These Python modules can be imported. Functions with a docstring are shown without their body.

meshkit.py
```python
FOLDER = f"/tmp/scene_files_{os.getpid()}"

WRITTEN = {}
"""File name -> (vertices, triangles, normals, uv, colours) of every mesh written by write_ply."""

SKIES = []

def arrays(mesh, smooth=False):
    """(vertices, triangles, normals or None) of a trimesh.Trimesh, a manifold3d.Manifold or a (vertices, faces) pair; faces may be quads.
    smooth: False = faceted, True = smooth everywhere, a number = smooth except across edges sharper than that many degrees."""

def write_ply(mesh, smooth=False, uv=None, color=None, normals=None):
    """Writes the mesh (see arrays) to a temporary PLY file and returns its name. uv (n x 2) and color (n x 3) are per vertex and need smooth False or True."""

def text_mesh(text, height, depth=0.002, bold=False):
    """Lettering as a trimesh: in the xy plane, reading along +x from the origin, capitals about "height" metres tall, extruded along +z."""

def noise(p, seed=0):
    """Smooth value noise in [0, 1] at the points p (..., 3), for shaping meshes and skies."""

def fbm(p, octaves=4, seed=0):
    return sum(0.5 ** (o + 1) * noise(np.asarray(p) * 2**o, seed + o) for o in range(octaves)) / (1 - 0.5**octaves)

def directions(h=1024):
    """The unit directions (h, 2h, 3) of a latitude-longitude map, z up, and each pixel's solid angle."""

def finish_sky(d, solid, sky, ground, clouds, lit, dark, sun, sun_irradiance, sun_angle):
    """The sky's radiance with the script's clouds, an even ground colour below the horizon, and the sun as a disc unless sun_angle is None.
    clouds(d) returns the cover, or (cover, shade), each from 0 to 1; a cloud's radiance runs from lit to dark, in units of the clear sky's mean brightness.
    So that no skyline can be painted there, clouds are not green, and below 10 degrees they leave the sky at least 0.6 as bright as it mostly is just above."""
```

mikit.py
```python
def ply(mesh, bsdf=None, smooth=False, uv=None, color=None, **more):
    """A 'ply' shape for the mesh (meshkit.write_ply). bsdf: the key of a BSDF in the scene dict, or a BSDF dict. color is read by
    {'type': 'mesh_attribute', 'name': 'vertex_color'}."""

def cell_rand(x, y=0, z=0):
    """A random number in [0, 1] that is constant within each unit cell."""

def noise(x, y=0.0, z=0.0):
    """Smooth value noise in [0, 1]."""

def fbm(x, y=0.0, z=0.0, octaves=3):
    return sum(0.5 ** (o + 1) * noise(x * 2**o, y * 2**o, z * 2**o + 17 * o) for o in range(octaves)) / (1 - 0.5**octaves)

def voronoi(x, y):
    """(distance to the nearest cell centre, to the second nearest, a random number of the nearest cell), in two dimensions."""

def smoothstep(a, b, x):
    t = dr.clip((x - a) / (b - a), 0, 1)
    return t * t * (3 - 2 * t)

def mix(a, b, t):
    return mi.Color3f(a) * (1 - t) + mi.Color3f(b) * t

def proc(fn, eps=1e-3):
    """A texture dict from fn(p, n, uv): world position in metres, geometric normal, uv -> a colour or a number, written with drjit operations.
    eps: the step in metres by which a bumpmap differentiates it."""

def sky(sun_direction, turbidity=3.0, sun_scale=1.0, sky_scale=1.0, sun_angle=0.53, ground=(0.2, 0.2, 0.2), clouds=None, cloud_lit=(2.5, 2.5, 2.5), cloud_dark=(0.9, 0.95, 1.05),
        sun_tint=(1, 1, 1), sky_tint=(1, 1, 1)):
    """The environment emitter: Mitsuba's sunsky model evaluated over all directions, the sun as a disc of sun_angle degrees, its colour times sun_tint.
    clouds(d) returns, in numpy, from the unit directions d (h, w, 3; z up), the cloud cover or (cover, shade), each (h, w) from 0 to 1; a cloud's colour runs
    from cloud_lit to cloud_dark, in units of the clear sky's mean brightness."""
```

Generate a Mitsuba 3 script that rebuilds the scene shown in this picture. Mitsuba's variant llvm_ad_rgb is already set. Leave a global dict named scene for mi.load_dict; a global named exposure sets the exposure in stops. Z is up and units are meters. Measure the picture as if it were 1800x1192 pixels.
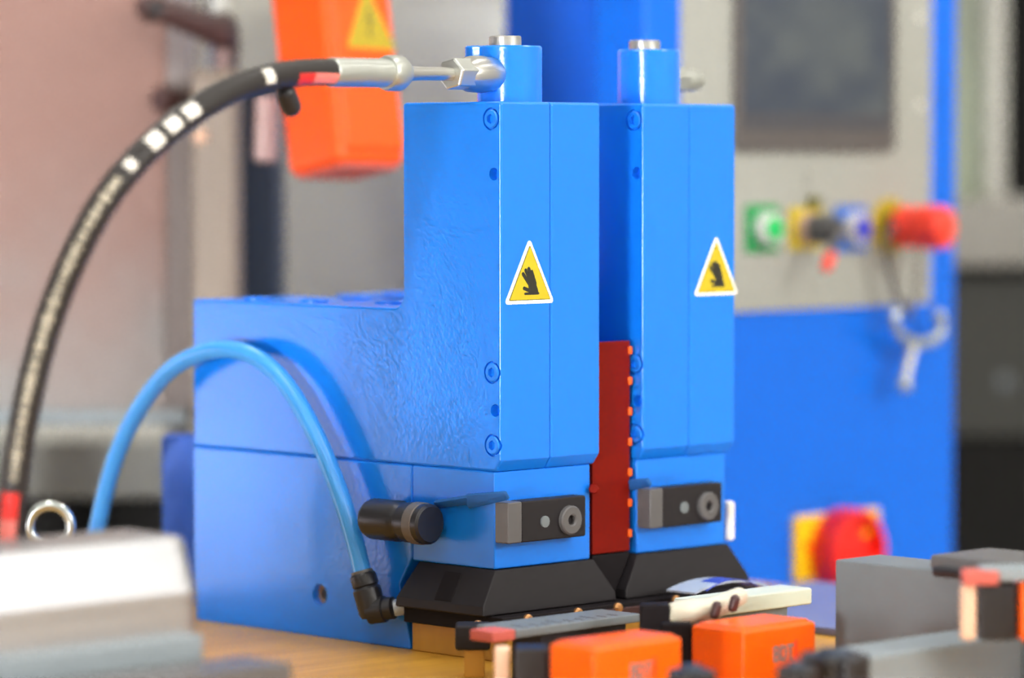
import math, random
import numpy as np, trimesh, mitsuba as mi, mikit, meshkit, manifold3d as m3
import mapbox_earcut
import shapely.geometry as sg
from shapely import affinity
from shapely.ops import unary_union
import drjit as dr
random.seed(7); np.random.seed(7)
T = mi.ScalarTransform4f
scene, labels = {}, {}

# ------------------------------------------------------------------ camera, light, exposure
W_PX, H_PX, F_PX = 1800, 1192, 6430.0
CAM = np.array([0.0, 0.0, 1.26]); PITCH = math.atan(326 / F_PX)
FWD = np.array([0, math.cos(PITCH), -math.sin(PITCH)]); UP = np.array([0, math.sin(PITCH), math.cos(PITCH)])
scene['camera'] = {'type': 'thinlens', 'fov': math.degrees(2 * math.atan(W_PX / 2 / F_PX)), 'fov_axis': 'x', 'aperture_radius': 0.025,
                   'focus_distance': 2.585, 'near_clip': 0.05, 'far_clip': 100.0,
                   'to_world': T().look_at(origin=CAM.tolist(), target=(CAM + FWD).tolist(), up=[0, 0, 1])}
exposure = 0.0
ROOM = (-5.0, 6.0, -4.2, 6.6, 4.6)            # x0 x1 y0 y1 height
CEILING_LAMP, ADDED_PANE_FRONT, ADDED_PANE_LEFT, ADDED_PANE_RIGHT = 11.5, 135.0, 5.2, 13.5     # radiance of the hall's lamps and added, unseen panes
CEILING_LAMPS = [(-1.0, -1.6), (1.6, -1.6), (4.2, -1.6), (-1.0, 1.2), (1.6, 1.2), (4.2, 1.2), (-1.0, 4.2), (1.6, 4.2), (4.2, 4.2)]

# ------------------------------------------------------------------ frames: the machines stand turned by 45 degrees
O = np.array([-0.008, 2.57, CAM[2]]); S2 = math.sqrt(0.5)
MF = np.array([[S2, -S2, 0], [S2, S2, 0], [0, 0, 1.0]])      # columns u (along the fronts), v (back along the sides), z (0 = lens height)
TABLE = -0.359
def world(p): return np.asarray(p, float) @ MF.T + O
def ray(px, py):
    return FWD + np.array([1.0, 0, 0]) * (px - 900) / F_PX + UP * (596 - py) / F_PX
def mp(px, py, u=None, v=None, z=None, d=None):
    """measured point of the photograph -> machine coordinates, on a plane u/v/z = const or at a distance d"""
    o, r = (CAM - O) @ MF, ray(px, py) @ MF
    if d is not None: t = d / ray(px, py)[1]
    elif u is not None: t = (u - o[0]) / r[0]
    elif v is not None: t = (v - o[1]) / r[1]
    else: t = (z - o[2]) / r[2]
    return o + r * t
def wp(px, py, d): return CAM + ray(px, py) * d / ray(px, py)[1]

# ------------------------------------------------------------------ materials
def lin(c):
    c = np.asarray(c, float) / 255
    return np.where(c <= 0.04045, c / 12.92, ((c + 0.055) / 1.055) ** 2.4).tolist()
def rgb(c): return {'type': 'rgb', 'value': list(map(float, c))}
def mat(key, c, rough=0.5, metal=0.0, spec=0.5, bump=None, raw=False, **kw):
    base = c if isinstance(c, dict) else rgb(c if raw else lin(c))
    b = {'type': 'principled', 'base_color': base, 'roughness': float(rough), 'metallic': float(metal), 'specular': float(spec), **kw}
    if metal: b.pop('specular')
    if bump: b = {'type': 'bumpmap', 'tex': bump[0], 'scale': float(bump[1]), 'bsdf': b}
    scene[key] = {'type': 'twosided', 'bsdf': b}
    return key
N = mikit.noise
peel = mikit.proc(lambda p, n, uv: N(p.x * 480, p.y * 480, p.z * 480) * 0.75 + N(p.x * 1100, p.y * 1100, p.z * 1100) * 0.25, eps=2e-4)
peel2 = mikit.proc(lambda p, n, uv: N(p.x * 300, p.y * 300, p.z * 300), eps=5e-4)
BLUE = (0.006, 0.198, 0.83)
mat('paint_blue', BLUE, 0.2, spec=0.5, bump=(peel, 0.00009), raw=True)
mat('paint_blue_smooth', BLUE, 0.24, spec=0.45, raw=True)
mat('paint_blue_cabinet', (0.001, 0.142, 0.76), 0.3, spec=0.3, raw=True)
mat('paint_blue_column', (0.001, 0.118, 0.66), 0.4, spec=0.3, raw=True)
mat('paint_blue_dark', (0.008, 0.09, 0.46), 0.4, raw=True)
mat('black_oxide', (34, 31, 33), 0.5, spec=0.22, bump=(peel2, 0.0002))
mat('black_plastic', (30, 29, 32), 0.35)
mat('dark_gap', (24, 20, 22), 0.7, spec=0.15)
mat('rubber', (40, 36, 34), 0.45, spec=0.35)
mat('rubber_grey', (92, 86, 82), 0.5)
mat('steel', (205, 203, 196), 0.3, metal=1.0)
mat('zinc', (214, 216, 208), 0.36, metal=1.0)
mat('chrome', (196, 202, 198), 0.25, metal=1.0)
def brushed(p, n, uv):
    return mikit.mix(lin((158, 158, 160)), lin((182, 182, 184)), mikit.fbm(p.x * 8, p.y * 8, p.z * 160))
mat('aluminium', mikit.proc(brushed), 0.34, metal=0.75)
mat('steel_grey', (112, 119, 122), 0.42, spec=0.4, bump=(peel2, 0.0001))
mat('steel_grey_light', (134, 143, 148), 0.42)
mat('steel_dark', (88, 86, 86), 0.4)
mat('orange', (255, 100, 0), 0.34, spec=0.4)
mat('orange_box', (255, 84, 0), 0.3, spec=0.4)
mat('red_plate', (118, 16, 2), 0.5, spec=0.1)
mat('red', (232, 26, 12), 0.3)
mat('red_soft', (255, 66, 42), 0.32)
mat('red_worn', (196, 92, 80), 0.5)
mat('yellow', (255, 205, 10), 0.38)
mat('yellow_sign', (202, 178, 14), 0.5)
mat('yellow_olive', (176, 152, 0), 0.45)
mat('sign_white', (238, 236, 228), 0.5)
mat('sign_black', (28, 26, 10), 0.6)
mat('sign_line', (96, 92, 30), 0.6)
mat('print_white', (236, 230, 220), 0.55)
mat('print_cream', (196, 186, 166), 0.6)
mat('print_red', (226, 40, 32), 0.5)
mat('print_pink', (240, 130, 122), 0.5)
mat('peach', (240, 198, 168), 0.4)
mat('brass', (206, 150, 96), 0.3, metal=0.8)
mat('tube_blue', (0.05, 0.33, 0.86), 0.18, spec=0.6, raw=True)
mat('teal_worn', (22, 84, 150), 0.6)
mat('panel_beige', (160, 160, 152), 0.45)
mat('bezel', (84, 78, 76), 0.4)
def screen_col(p, n, uv):
    return mikit.mix(lin((52, 60, 74)), lin((76, 82, 86)), mikit.smoothstep(0.35, 0.75, mikit.fbm(p.x * 14, p.y * 14, p.z * 14)))
mat('display', mikit.proc(screen_col), 0.3)
mat('display_dark', (66, 66, 72), 0.35)
mat('green', (0, 140, 70), 0.35)
mat('green_cap', (0, 190, 90), 0.3)
mat('button_blue', (34, 100, 190), 0.35)
mat('button_blue_cap', (34, 52, 190), 0.3)
mat('ring_white', (226, 224, 220), 0.3)
mat('selector_grey', (70, 68, 68), 0.4)
def wood(p, n, uv):
    g = mikit.fbm(p.x * 5 + p.y * 5, (p.y - p.x) * 60, p.z * 20)
    return mikit.mix(lin((178, 126, 40)), lin((200, 148, 56)), g)
mat('table_wood', mikit.proc(wood), 0.45)
def mottle(p, n, uv):
    a = mikit.smoothstep(0.2, 0.8, mikit.fbm(p.x * 5 + 3, p.y * 5, p.z * 5, 4) * 0.7 + mikit.smoothstep(1.0, 1.35, p.z) * 0.45)
    return mikit.mix(lin((136, 136, 134)), lin((138, 101, 90)), a)
mat('sheet_steel', mikit.proc(mottle), 0.42, spec=0.4)
mat('sheet_fold', (160, 150, 148), 0.45)
mat('housing_grey', (207, 205, 193), 0.5)
mat('housing_grey_dark', (150, 148, 140), 0.5)
mat('column_beige', (138, 124, 111), 0.5)
mat('column_navy', (34, 48, 66), 0.45)
mat('handle_brown', (62, 36, 34), 0.4)
mat('rod_pink', (190, 160, 156), 0.4)
mat('cream', (214, 208, 186), 0.45)
mat('pale_green', (214, 222, 204), 0.4)
mat('plate_blue_grey', (120, 122, 150), 0.3)
mat('violet_blue', (56, 76, 180), 0.4)
mat('pale_blue_grey', (176, 188, 204), 0.3)
mat('charcoal', (66, 66, 62), 0.6, spec=0.2)
mat('charcoal_deep', (26, 25, 23), 0.65, spec=0.15)
mat('black_door', (16, 15, 14), 0.5, spec=0.1)
mat('post_beige', (176, 174, 164), 0.5)
mat('beam_grey', (142, 138, 130), 0.5)
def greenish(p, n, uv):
    return mikit.mix(lin((150, 158, 136)), lin((120, 124, 112)), mikit.smoothstep(1.25, 1.5, p.z) * 0.8)  # darker top: a reflection in the glass, painted into the colour
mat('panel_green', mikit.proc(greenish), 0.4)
mat('wall_paint', (214, 212, 206), 0.8, spec=0.2)
mat('wall_paint_grey', (120, 117, 116), 0.8, spec=0.2)
mat('floor_paint', (160, 158, 152), 0.6, spec=0.3)
mat('ceiling_paint', (220, 220, 218), 0.8, spec=0.2)
mat('pane_frame_paint', (180, 182, 184), 0.6)

# ------------------------------------------------------------------ mesh helpers
def tm(man):
    m = man.to_mesh(); return trimesh.Trimesh(m.vert_properties[:, :3], m.tri_verts, process=False)
def mf(t):
    m = m3.Manifold(m3.Mesh(np.asarray(t.vertices, np.float32), np.asarray(t.faces, np.uint32)))
    if m.is_empty(): raise ValueError(f'not manifold: {m.status()}')
    return m
def rbox(u0, u1, v0, v1, z0, z1, r=0.001, n=8):
    u0, u1 = sorted((u0, u1)); v0, v1 = sorted((v0, v1)); z0, z1 = sorted((z0, z1))
    r = min(r, (u1 - u0) * .49, (v1 - v0) * .49, (z1 - z0) * .49)
    s = m3.Manifold.sphere(r, n)
    return tm(m3.Manifold.batch_hull([s.translate((a, b, c)) for a in (u0 + r, u1 - r) for b in (v0 + r, v1 - r) for c in (z0 + r, z1 - r)]))
def hull(pts, r=0.001, n=8):
    s = m3.Manifold.sphere(r, n)
    return tm(m3.Manifold.batch_hull([s.translate(tuple(map(float, p))) for p in pts]))
def rounded(poly, r_out):
    return poly.buffer(-r_out, join_style=2).buffer(r_out, resolution=5)
def fillet_concave(poly, r):    # rounds the inner corners
    return poly.buffer(r, join_style=2).buffer(-r, resolution=6)
def bev(poly, h, r=0.001, seg=4):
    """polygon extruded along +z from 0 to h with rounded rims"""
    if r >= 0.0005 and len(poly.exterior.coords) <= 9:      # upright edges rounded too, a little more than the rims
        q = poly.buffer(-1.25 * r, join_style=2).buffer(1.25 * r, resolution=4)
        if q.geom_type == 'Polygon' and not q.is_empty: poly = q
    P = np.array(sg.polygon.orient(poly.simplify(2e-6), 1.0).exterior.coords)[:-1]
    keep = np.linalg.norm(P - np.roll(P, 1, 0), axis=1) > 1e-6; P = P[keep]; n = len(P)
    e = np.roll(P, -1, 0) - P; e /= np.linalg.norm(e, axis=1, keepdims=True)
    nr = np.stack([e[:, 1], -e[:, 0]], 1); n0 = np.roll(nr, 1, 0)
    off = (n0 + nr) / (1 + (n0 * nr).sum(1, keepdims=True))
    r = min(r, h * 0.49)
    lay = [(r * (1 - math.sin(a)), r * (1 - math.cos(a))) for a in np.linspace(0, math.pi / 2, seg + 1)]
    sup = 1.15 if h > 2.4 * r and r > 0.0007 else 1.0        # support rings keep the flat faces' normals flat
    if sup > 1: lay = [(r * sup, 0.0)] + lay + [(0.0, r * sup)]
    lay = lay + [(i, h - z) for i, z in lay[::-1]]
    V = np.vstack([np.c_[P - off * i, np.full(n, z)] for i, z in lay]); F = []
    k = np.arange(n); k1 = (k + 1) % n
    for L in range(len(lay) - 1):
        a, b = L * n, (L + 1) * n
        F += [np.c_[a + k, a + k1, b + k1], np.c_[a + k, b + k1, b + k]]
    cap = mapbox_earcut.triangulate_float64(P - off * r * sup, np.array([n], np.uint32)).reshape(-1, 3).astype(int)
    c = P[cap]; area = (c[:, 1, 0] - c[:, 0, 0]) * (c[:, 2, 1] - c[:, 0, 1]) - (c[:, 1, 1] - c[:, 0, 1]) * (c[:, 2, 0] - c[:, 0, 0])
    cap[area < 0] = cap[area < 0][:, ::-1]
    F += [cap[:, ::-1], cap + (len(lay) - 1) * n]
    return trimesh.Trimesh(V, np.vstack(F), process=False)
def along_u(m, u0):   # polygon drawn in (v, z), extruded along u
    v = np.array(m.vertices); return trimesh.Trimesh(np.c_[v[:, 2] + u0, v[:, 0], v[:, 1]], m.faces, process=False)
def along_v(m, v0):   # polygon drawn in (u, z), extruded towards -v (the front)
    v = np.array(m.vertices); return trimesh.Trimesh(np.c_[v[:, 0], v0 - v[:, 2], v[:, 1]], m.faces, process=False)
def along_mu(m, u0):   # polygon drawn in (v, z), extruded towards -u (the side seen left)
    v = np.array(m.vertices); return trimesh.Trimesh(np.c_[u0 - v[:, 2], v[:, 0], v[:, 1]], m.faces[:, ::-1], process=False)
def up(m, z0): m = m.copy(); m.vertices[:, 2] += z0; return m
def lathe(profile, p0, axis, n=40):
    """profile [(r, h)...] revolved about the axis through p0"""
    m = trimesh.creation.revolve(np.array(profile, float), sections=n)
    m.apply_transform(trimesh.geometry.align_vectors([0, 0, 1], np.asarray(axis, float) / np.linalg.norm(axis)))
    m.apply_translation(p0); return m
def rod(r, h, b=0.0008): return [(0, 0), (r - b, 0), (r, b), (r, h - b), (r - b, h), (0, h)]
def hexprism(r, h, p0, axis, b=0.0008):
    m = bev(sg.Polygon([(r * math.cos(a), r * math.sin(a)) for a in np.arange(6) * math.pi / 3 + 0.3]), h, b, 2)
    m.apply_transform(trimesh.geometry.align_vectors([0, 0, 1], np.asarray(axis, float) / np.linalg.norm(axis)))
    m.apply_translation(p0); return m
def smooth_path(pts, n=80):
    from scipy.interpolate import CubicSpline
    p = np.asarray(pts, float); s = np.r_[0, np.cumsum(np.linalg.norm(np.diff(p, axis=0), axis=1))]
    cs = CubicSpline(s, p); return cs(np.linspace(0, s[-1], n))
def frames(P, ref):
    t = np.gradient(P, axis=0); t /= np.linalg.norm(t, axis=1, keepdims=True)
    a = np.asarray(ref, float) - (t @ ref)[:, None] * t; a /= np.linalg.norm(a, axis=1, keepdims=True)
    return t, a, np.cross(t, a)
def tube(P, r, ref=(0, -1, 0.02), sides=20):
    P = np.asarray(P, float); n = len(P); t, a, b = frames(P, np.asarray(ref, float)); r = np.broadcast_to(r, n)
    th = np.arange(sides) * 2 * math.pi / sides
    V = P[:, None] + r[:, None, None] * (np.cos(th)[None, :, None] * a[:, None] + np.sin(th)[None, :, None] * b[:, None])
    i, j = np.meshgrid(np.arange(n - 1), np.arange(sides), indexing='ij')
    q = np.stack([i * sides + j, (i + 1) * sides + j, (i + 1) * sides + (j + 1) % sides, i * sides + (j + 1) % sides], -1).reshape(-1, 4)[:, ::-1]
    V = np.vstack([V.reshape(-1, 3), P[:1], P[-1:]]); k = np.arange(sides); c0, c1 = n * sides, n * sides + 1
    F = np.vstack([q[:, [0, 1, 2]], q[:, [0, 2, 3]], np.c_[np.full(sides, c0), (k + 1) % sides, k], np.c_[np.full(sides, c1), (n - 1) * sides + k, (n - 1) * sides + (k + 1) % sides]])
    m = trimesh.Trimesh(V, F, process=False); m.fix_normals(); return m
def patch(P, r, i0, i1, a0, a1, ref=(0, -1, 0.02), th=0.0003, n=6):
    """printed mark on a hose: a thin curved tile between path places i0..i1 and angles a0..a1 (0 faces ref)"""
    P = np.asarray(P); t, a, b = frames(P, np.asarray(ref, float)); s = np.linspace(i0, i1, 6); k = np.arange(len(P))
    def at(A): return np.stack([np.interp(s, k, A[:, c]) for c in range(3)], 1)
    p, a, b = at(P), at(a), at(b); ang = np.linspace(a0, a1, n)
    d = np.cos(ang)[None, :, None] * a[:, None] + np.sin(ang)[None, :, None] * b[:, None]
    V = np.vstack([(p[:, None] + d * (r + th)).reshape(-1, 3), (p[:, None] + d * (r - th)).reshape(-1, 3)]); m_, F = 6 * n, []
    for i in range(5):
        for j in range(n - 1):
            q = [i * n + j, i * n + j + 1, (i + 1) * n + j + 1, (i + 1) * n + j]
            F += [[q[0], q[1], q[2]], [q[0], q[2], q[3]], [q[0] + m_, q[2] + m_, q[1] + m_], [q[0] + m_, q[3] + m_, q[2] + m_]]
    rim = [i for i in range(n)] + [i * n + n - 1 for i in range(1, 6)] + [5 * n + j for j in range(n - 2, -1, -1)] + [i * n for i in range(4, 0, -1)]
    for x, y in zip(rim, rim[1:] + rim[:1]): F += [[x, x + m_, y + m_], [x, y + m_, y]]
    m = trimesh.Trimesh(V, F, process=False); m.fix_normals(); return m
def join(*ms): return trimesh.util.concatenate(ms)

USED = {}
def name(key):
    k = USED.get(key, -1) + 1; USED[key] = k
    return key if k == 0 else f'{key}_{k:03d}'
def thing(key, label, cat, group=None):
    key = name(key); labels[key] = {'label': label, 'category': cat}
    if group: labels[key]['group'] = group
    return key
def put(key, mesh, bsdf, smooth=35, label=None, frame='m', **more):
    key = key if key in labels and key not in scene else name(key); m = mesh
    if frame == 'm':
        m = trimesh.Trimesh(world(mesh.vertices), mesh.faces, process=False)
    scene[key] = mikit.ply(m, bsdf, smooth=smooth, **more)
    if label: labels[key] = {'label': label}
    return key
def struct(key, mesh, bsdf, frame='w', label=None, **more):
    put(key, mesh, bsdf, False, None, frame, **more); labels[key] = {'kind': 'structure'}
    if label: labels[key]['label'] = label
def wbox(x0, x1, y0, y1, z0, z1):
    m = trimesh.creation.box((x1 - x0, y1 - y0, z1 - z0)); m.apply_translation(((x0 + x1) / 2, (y0 + y1) / 2, (z0 + z1) / 2)); return m

# ------------------------------------------------------------------ the hall
x0, x1, y0, y1, hh = ROOM
struct('floor', wbox(x0, x1, y0, y1, -0.1, 0), 'floor_paint', label='grey painted hall floor')
struct('ceiling', wbox(x0, x1, y0, y1, hh, hh + 0.1), 'ceiling_paint', label='white hall ceiling')
struct('wall_back', wbox(x0, x1, y1, y1 + 0.1, 0, hh), 'wall_paint', label='pale wall at the back of the hall')
struct('wall_front', wbox(x0, x1, y0 - 0.1, y0, 0, hh), 'wall_paint', label='pale wall behind the viewer')
struct('wall_left', wbox(x0 - 0.1, x0, y0, y1, 0, hh), 'wall_paint_grey', label='grey wall on the left')
struct('wall_right', wbox(x1, x1 + 0.1, y0, y1, 0, hh), 'wall_paint', label='pale wall on the right')
def light(v): return {'emitter': {'type': 'area', 'radiance': rgb(v)}}
for lx, ly in CEILING_LAMPS:
    k = thing('ceiling_lamp', 'long white lamp under the hall ceiling', 'lamp', 'lamps under the ceiling')
    put(k + '__housing', wbox(lx - 0.22, lx + 0.22, ly - 0.85, ly + 0.85, hh - 0.06, hh), 'ring_white', False, frame='w')
    put(k + '__diffuser', wbox(lx - 0.19, lx + 0.19, ly - 0.8, ly + 0.8, hh - 0.075, hh - 0.061), 'ring_white', False, frame='w', **light([CEILING_LAMP * c for c in (1, 0.98, 0.94)]))
def added_pane(n, cx, cy, z0, z1, w, along, rad):
    """a lit window with frame and bar against a wall, unseen and added for its light; along = direction of its width"""
    a = np.array(along, float); nrm = np.array([-a[1], a[0]])
    def bx(s0, s1, q0, q1, d0, d1):
        m = trimesh.creation.box((s1 - s0, d1 - d0, q1 - q0)); m.apply_translation(((s0 + s1) / 2, (d0 + d1) / 2, (q0 + q1) / 2))
        R = np.eye(4); R[:2, 0] = a; R[:2, 1] = nrm; R[:3, 3] = (cx, cy, 0); m.apply_transform(R); return m
    struct(f'added_pane_{n}', join(bx(-w / 2 - .07, -w / 2, z0 - .07, z1 + .07, 0, .06), bx(w / 2, w / 2 + .07, z0 - .07, z1 + .07, 0, .06), bx(-w / 2, w / 2, z1, z1 + .07, 0, .06),
                               bx(-w / 2, w / 2, z0 - .07, z0, 0, .06)), 'pane_frame_paint')
    put(f'added_pane_{n}__pane', bx(-w / 2, w / 2, z0, z1, .01, .03), 'ring_white', False, frame='w', **light(rad))
    if w > 1: put(f'added_pane_{n}__pane_bar', bx(-.02, .02, z0, z1, .03, .05), 'pane_frame_paint', False, frame='w')
added_pane(1, -3.55, y0, 0.35, 1.5, 1.2, (1, 0), [ADDED_PANE_FRONT * c for c in (0.97, 1, 1.02)])  # unseen light added behind the viewer for the streaks on cylinder and edges
added_pane(2, x0, 3.95, 0.30, 1.02, 2.0, (0, -1), [ADDED_PANE_LEFT * c for c in (1, 0.9, 1.02)])  # unseen low glowing panel added for the pale sheen on the side face
added_pane(3, x1, -0.9, 2.7, 4.3, 4.4, (0, 1), [ADDED_PANE_RIGHT * c for c in (1, 0.98, 0.95)])  # unseen light added on the right to brighten the fronts

# ------------------------------------------------------------------ the bench
t = thing('work_bench', 'tan wooden bench top carrying the blue machine units', 'table')
put(t + '__bench_top', rbox(-1.25, 0.50, -0.95, 0.50, TABLE - 0.05, TABLE, 0.004), 'table_wood')
for a, b in ((-1.15, -0.85), (0.4, -0.85), (-1.15, 0.4), (0.4, 0.4)):
    put(t + '__leg', rbox(a - .035, a + .035, b - .035, b + .035, -CAM[2], TABLE - 0.05, 0.004), 'steel_dark')

# ------------------------------------------------------------------ the two blue units
UW, UH = 0.1014, 0.0503
def triangle_sign(key, u0, u1, zb, zt, v, pictogram, mats=('sign_white', 'yellow_sign', 'sign_line')):
    """a triangular warning sticker in the plane v = const"""
    base = sg.Polygon([(u0, zb), (u1, zb), ((u0 + u1) / 2, zt)]); r = 0.0022
    outer = base.buffer(-r, join_style=2).buffer(r, resolution=5)
    line = base.buffer(-0.0026, join_style=2).buffer(-0.0008, join_style=2).buffer(0.0008)
    put(key, along_v(bev(outer, 0.0006, 0.0001, 1), v), mats[0], 20, 'triangular yellow warning sticker with white edge')
    put(key + '__outline', along_v(bev(line, 0.0003, 0.00005, 1), v - 0.0006), mats[2], False)
    put(key + '__field', along_v(bev(line.buffer(-0.0005, join_style=2), 0.0003, 0.00005, 1), v - 0.0008), mats[1], False)
    s, cu, cz = (u1 - u0) / 0.05, (u0 + u1) / 2, zb
    g = affinity.translate(affinity.scale(pictogram, s, s, origin=(0, 0)), cu, cz)
    put(key + '__pictogram', join(*[along_v(bev(q, 0.0003, 0.00005, 1), v - 0.0010) for q in getattr(g, 'geoms', [g])]), 'sign_black', False)
def L(a, b, w): return sg.LineString([a, b]).buffer(w, resolution=4)
mm = 0.001
hand = unary_union([L((-7*mm, 21*mm), (-1*mm, 14*mm), 1.4*mm), L((-4.5*mm, 23.5*mm), (1*mm, 15*mm), 1.4*mm), L((-1.5*mm, 24.5*mm), (3*mm, 15*mm), 1.4*mm), L((1.5*mm, 22.5*mm), (5*mm, 14*mm), 1.3*mm),
                    sg.Polygon([(-2.5*mm, 15*mm), (4*mm, 17*mm), (7.5*mm, 10*mm), (8*mm, 6.5*mm), (2*mm, 6.5*mm), (-1*mm, 9*mm)]), L((-6*mm, 11*mm), (0, 9*mm), 1.3*mm), L((-5*mm, 7.2*mm), (8*mm, 7.2*mm), 0.9*mm)])
bolt = sg.Polygon([(1*mm, 29*mm), (-4*mm, 16*mm), (0.5*mm, 17*mm), (-2*mm, 9*mm), (-4*mm, 10*mm), (-0.5*mm, 4*mm), (1.6*mm, 10.5*mm), (0.2*mm, 10*mm), (4.5*mm, 20.5*mm), (0.2*mm, 19.5*mm), (4*mm, 29*mm)])
def hexsock(p, depth, s): return m3.Manifold.cylinder(depth, s, s, 6)
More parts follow.
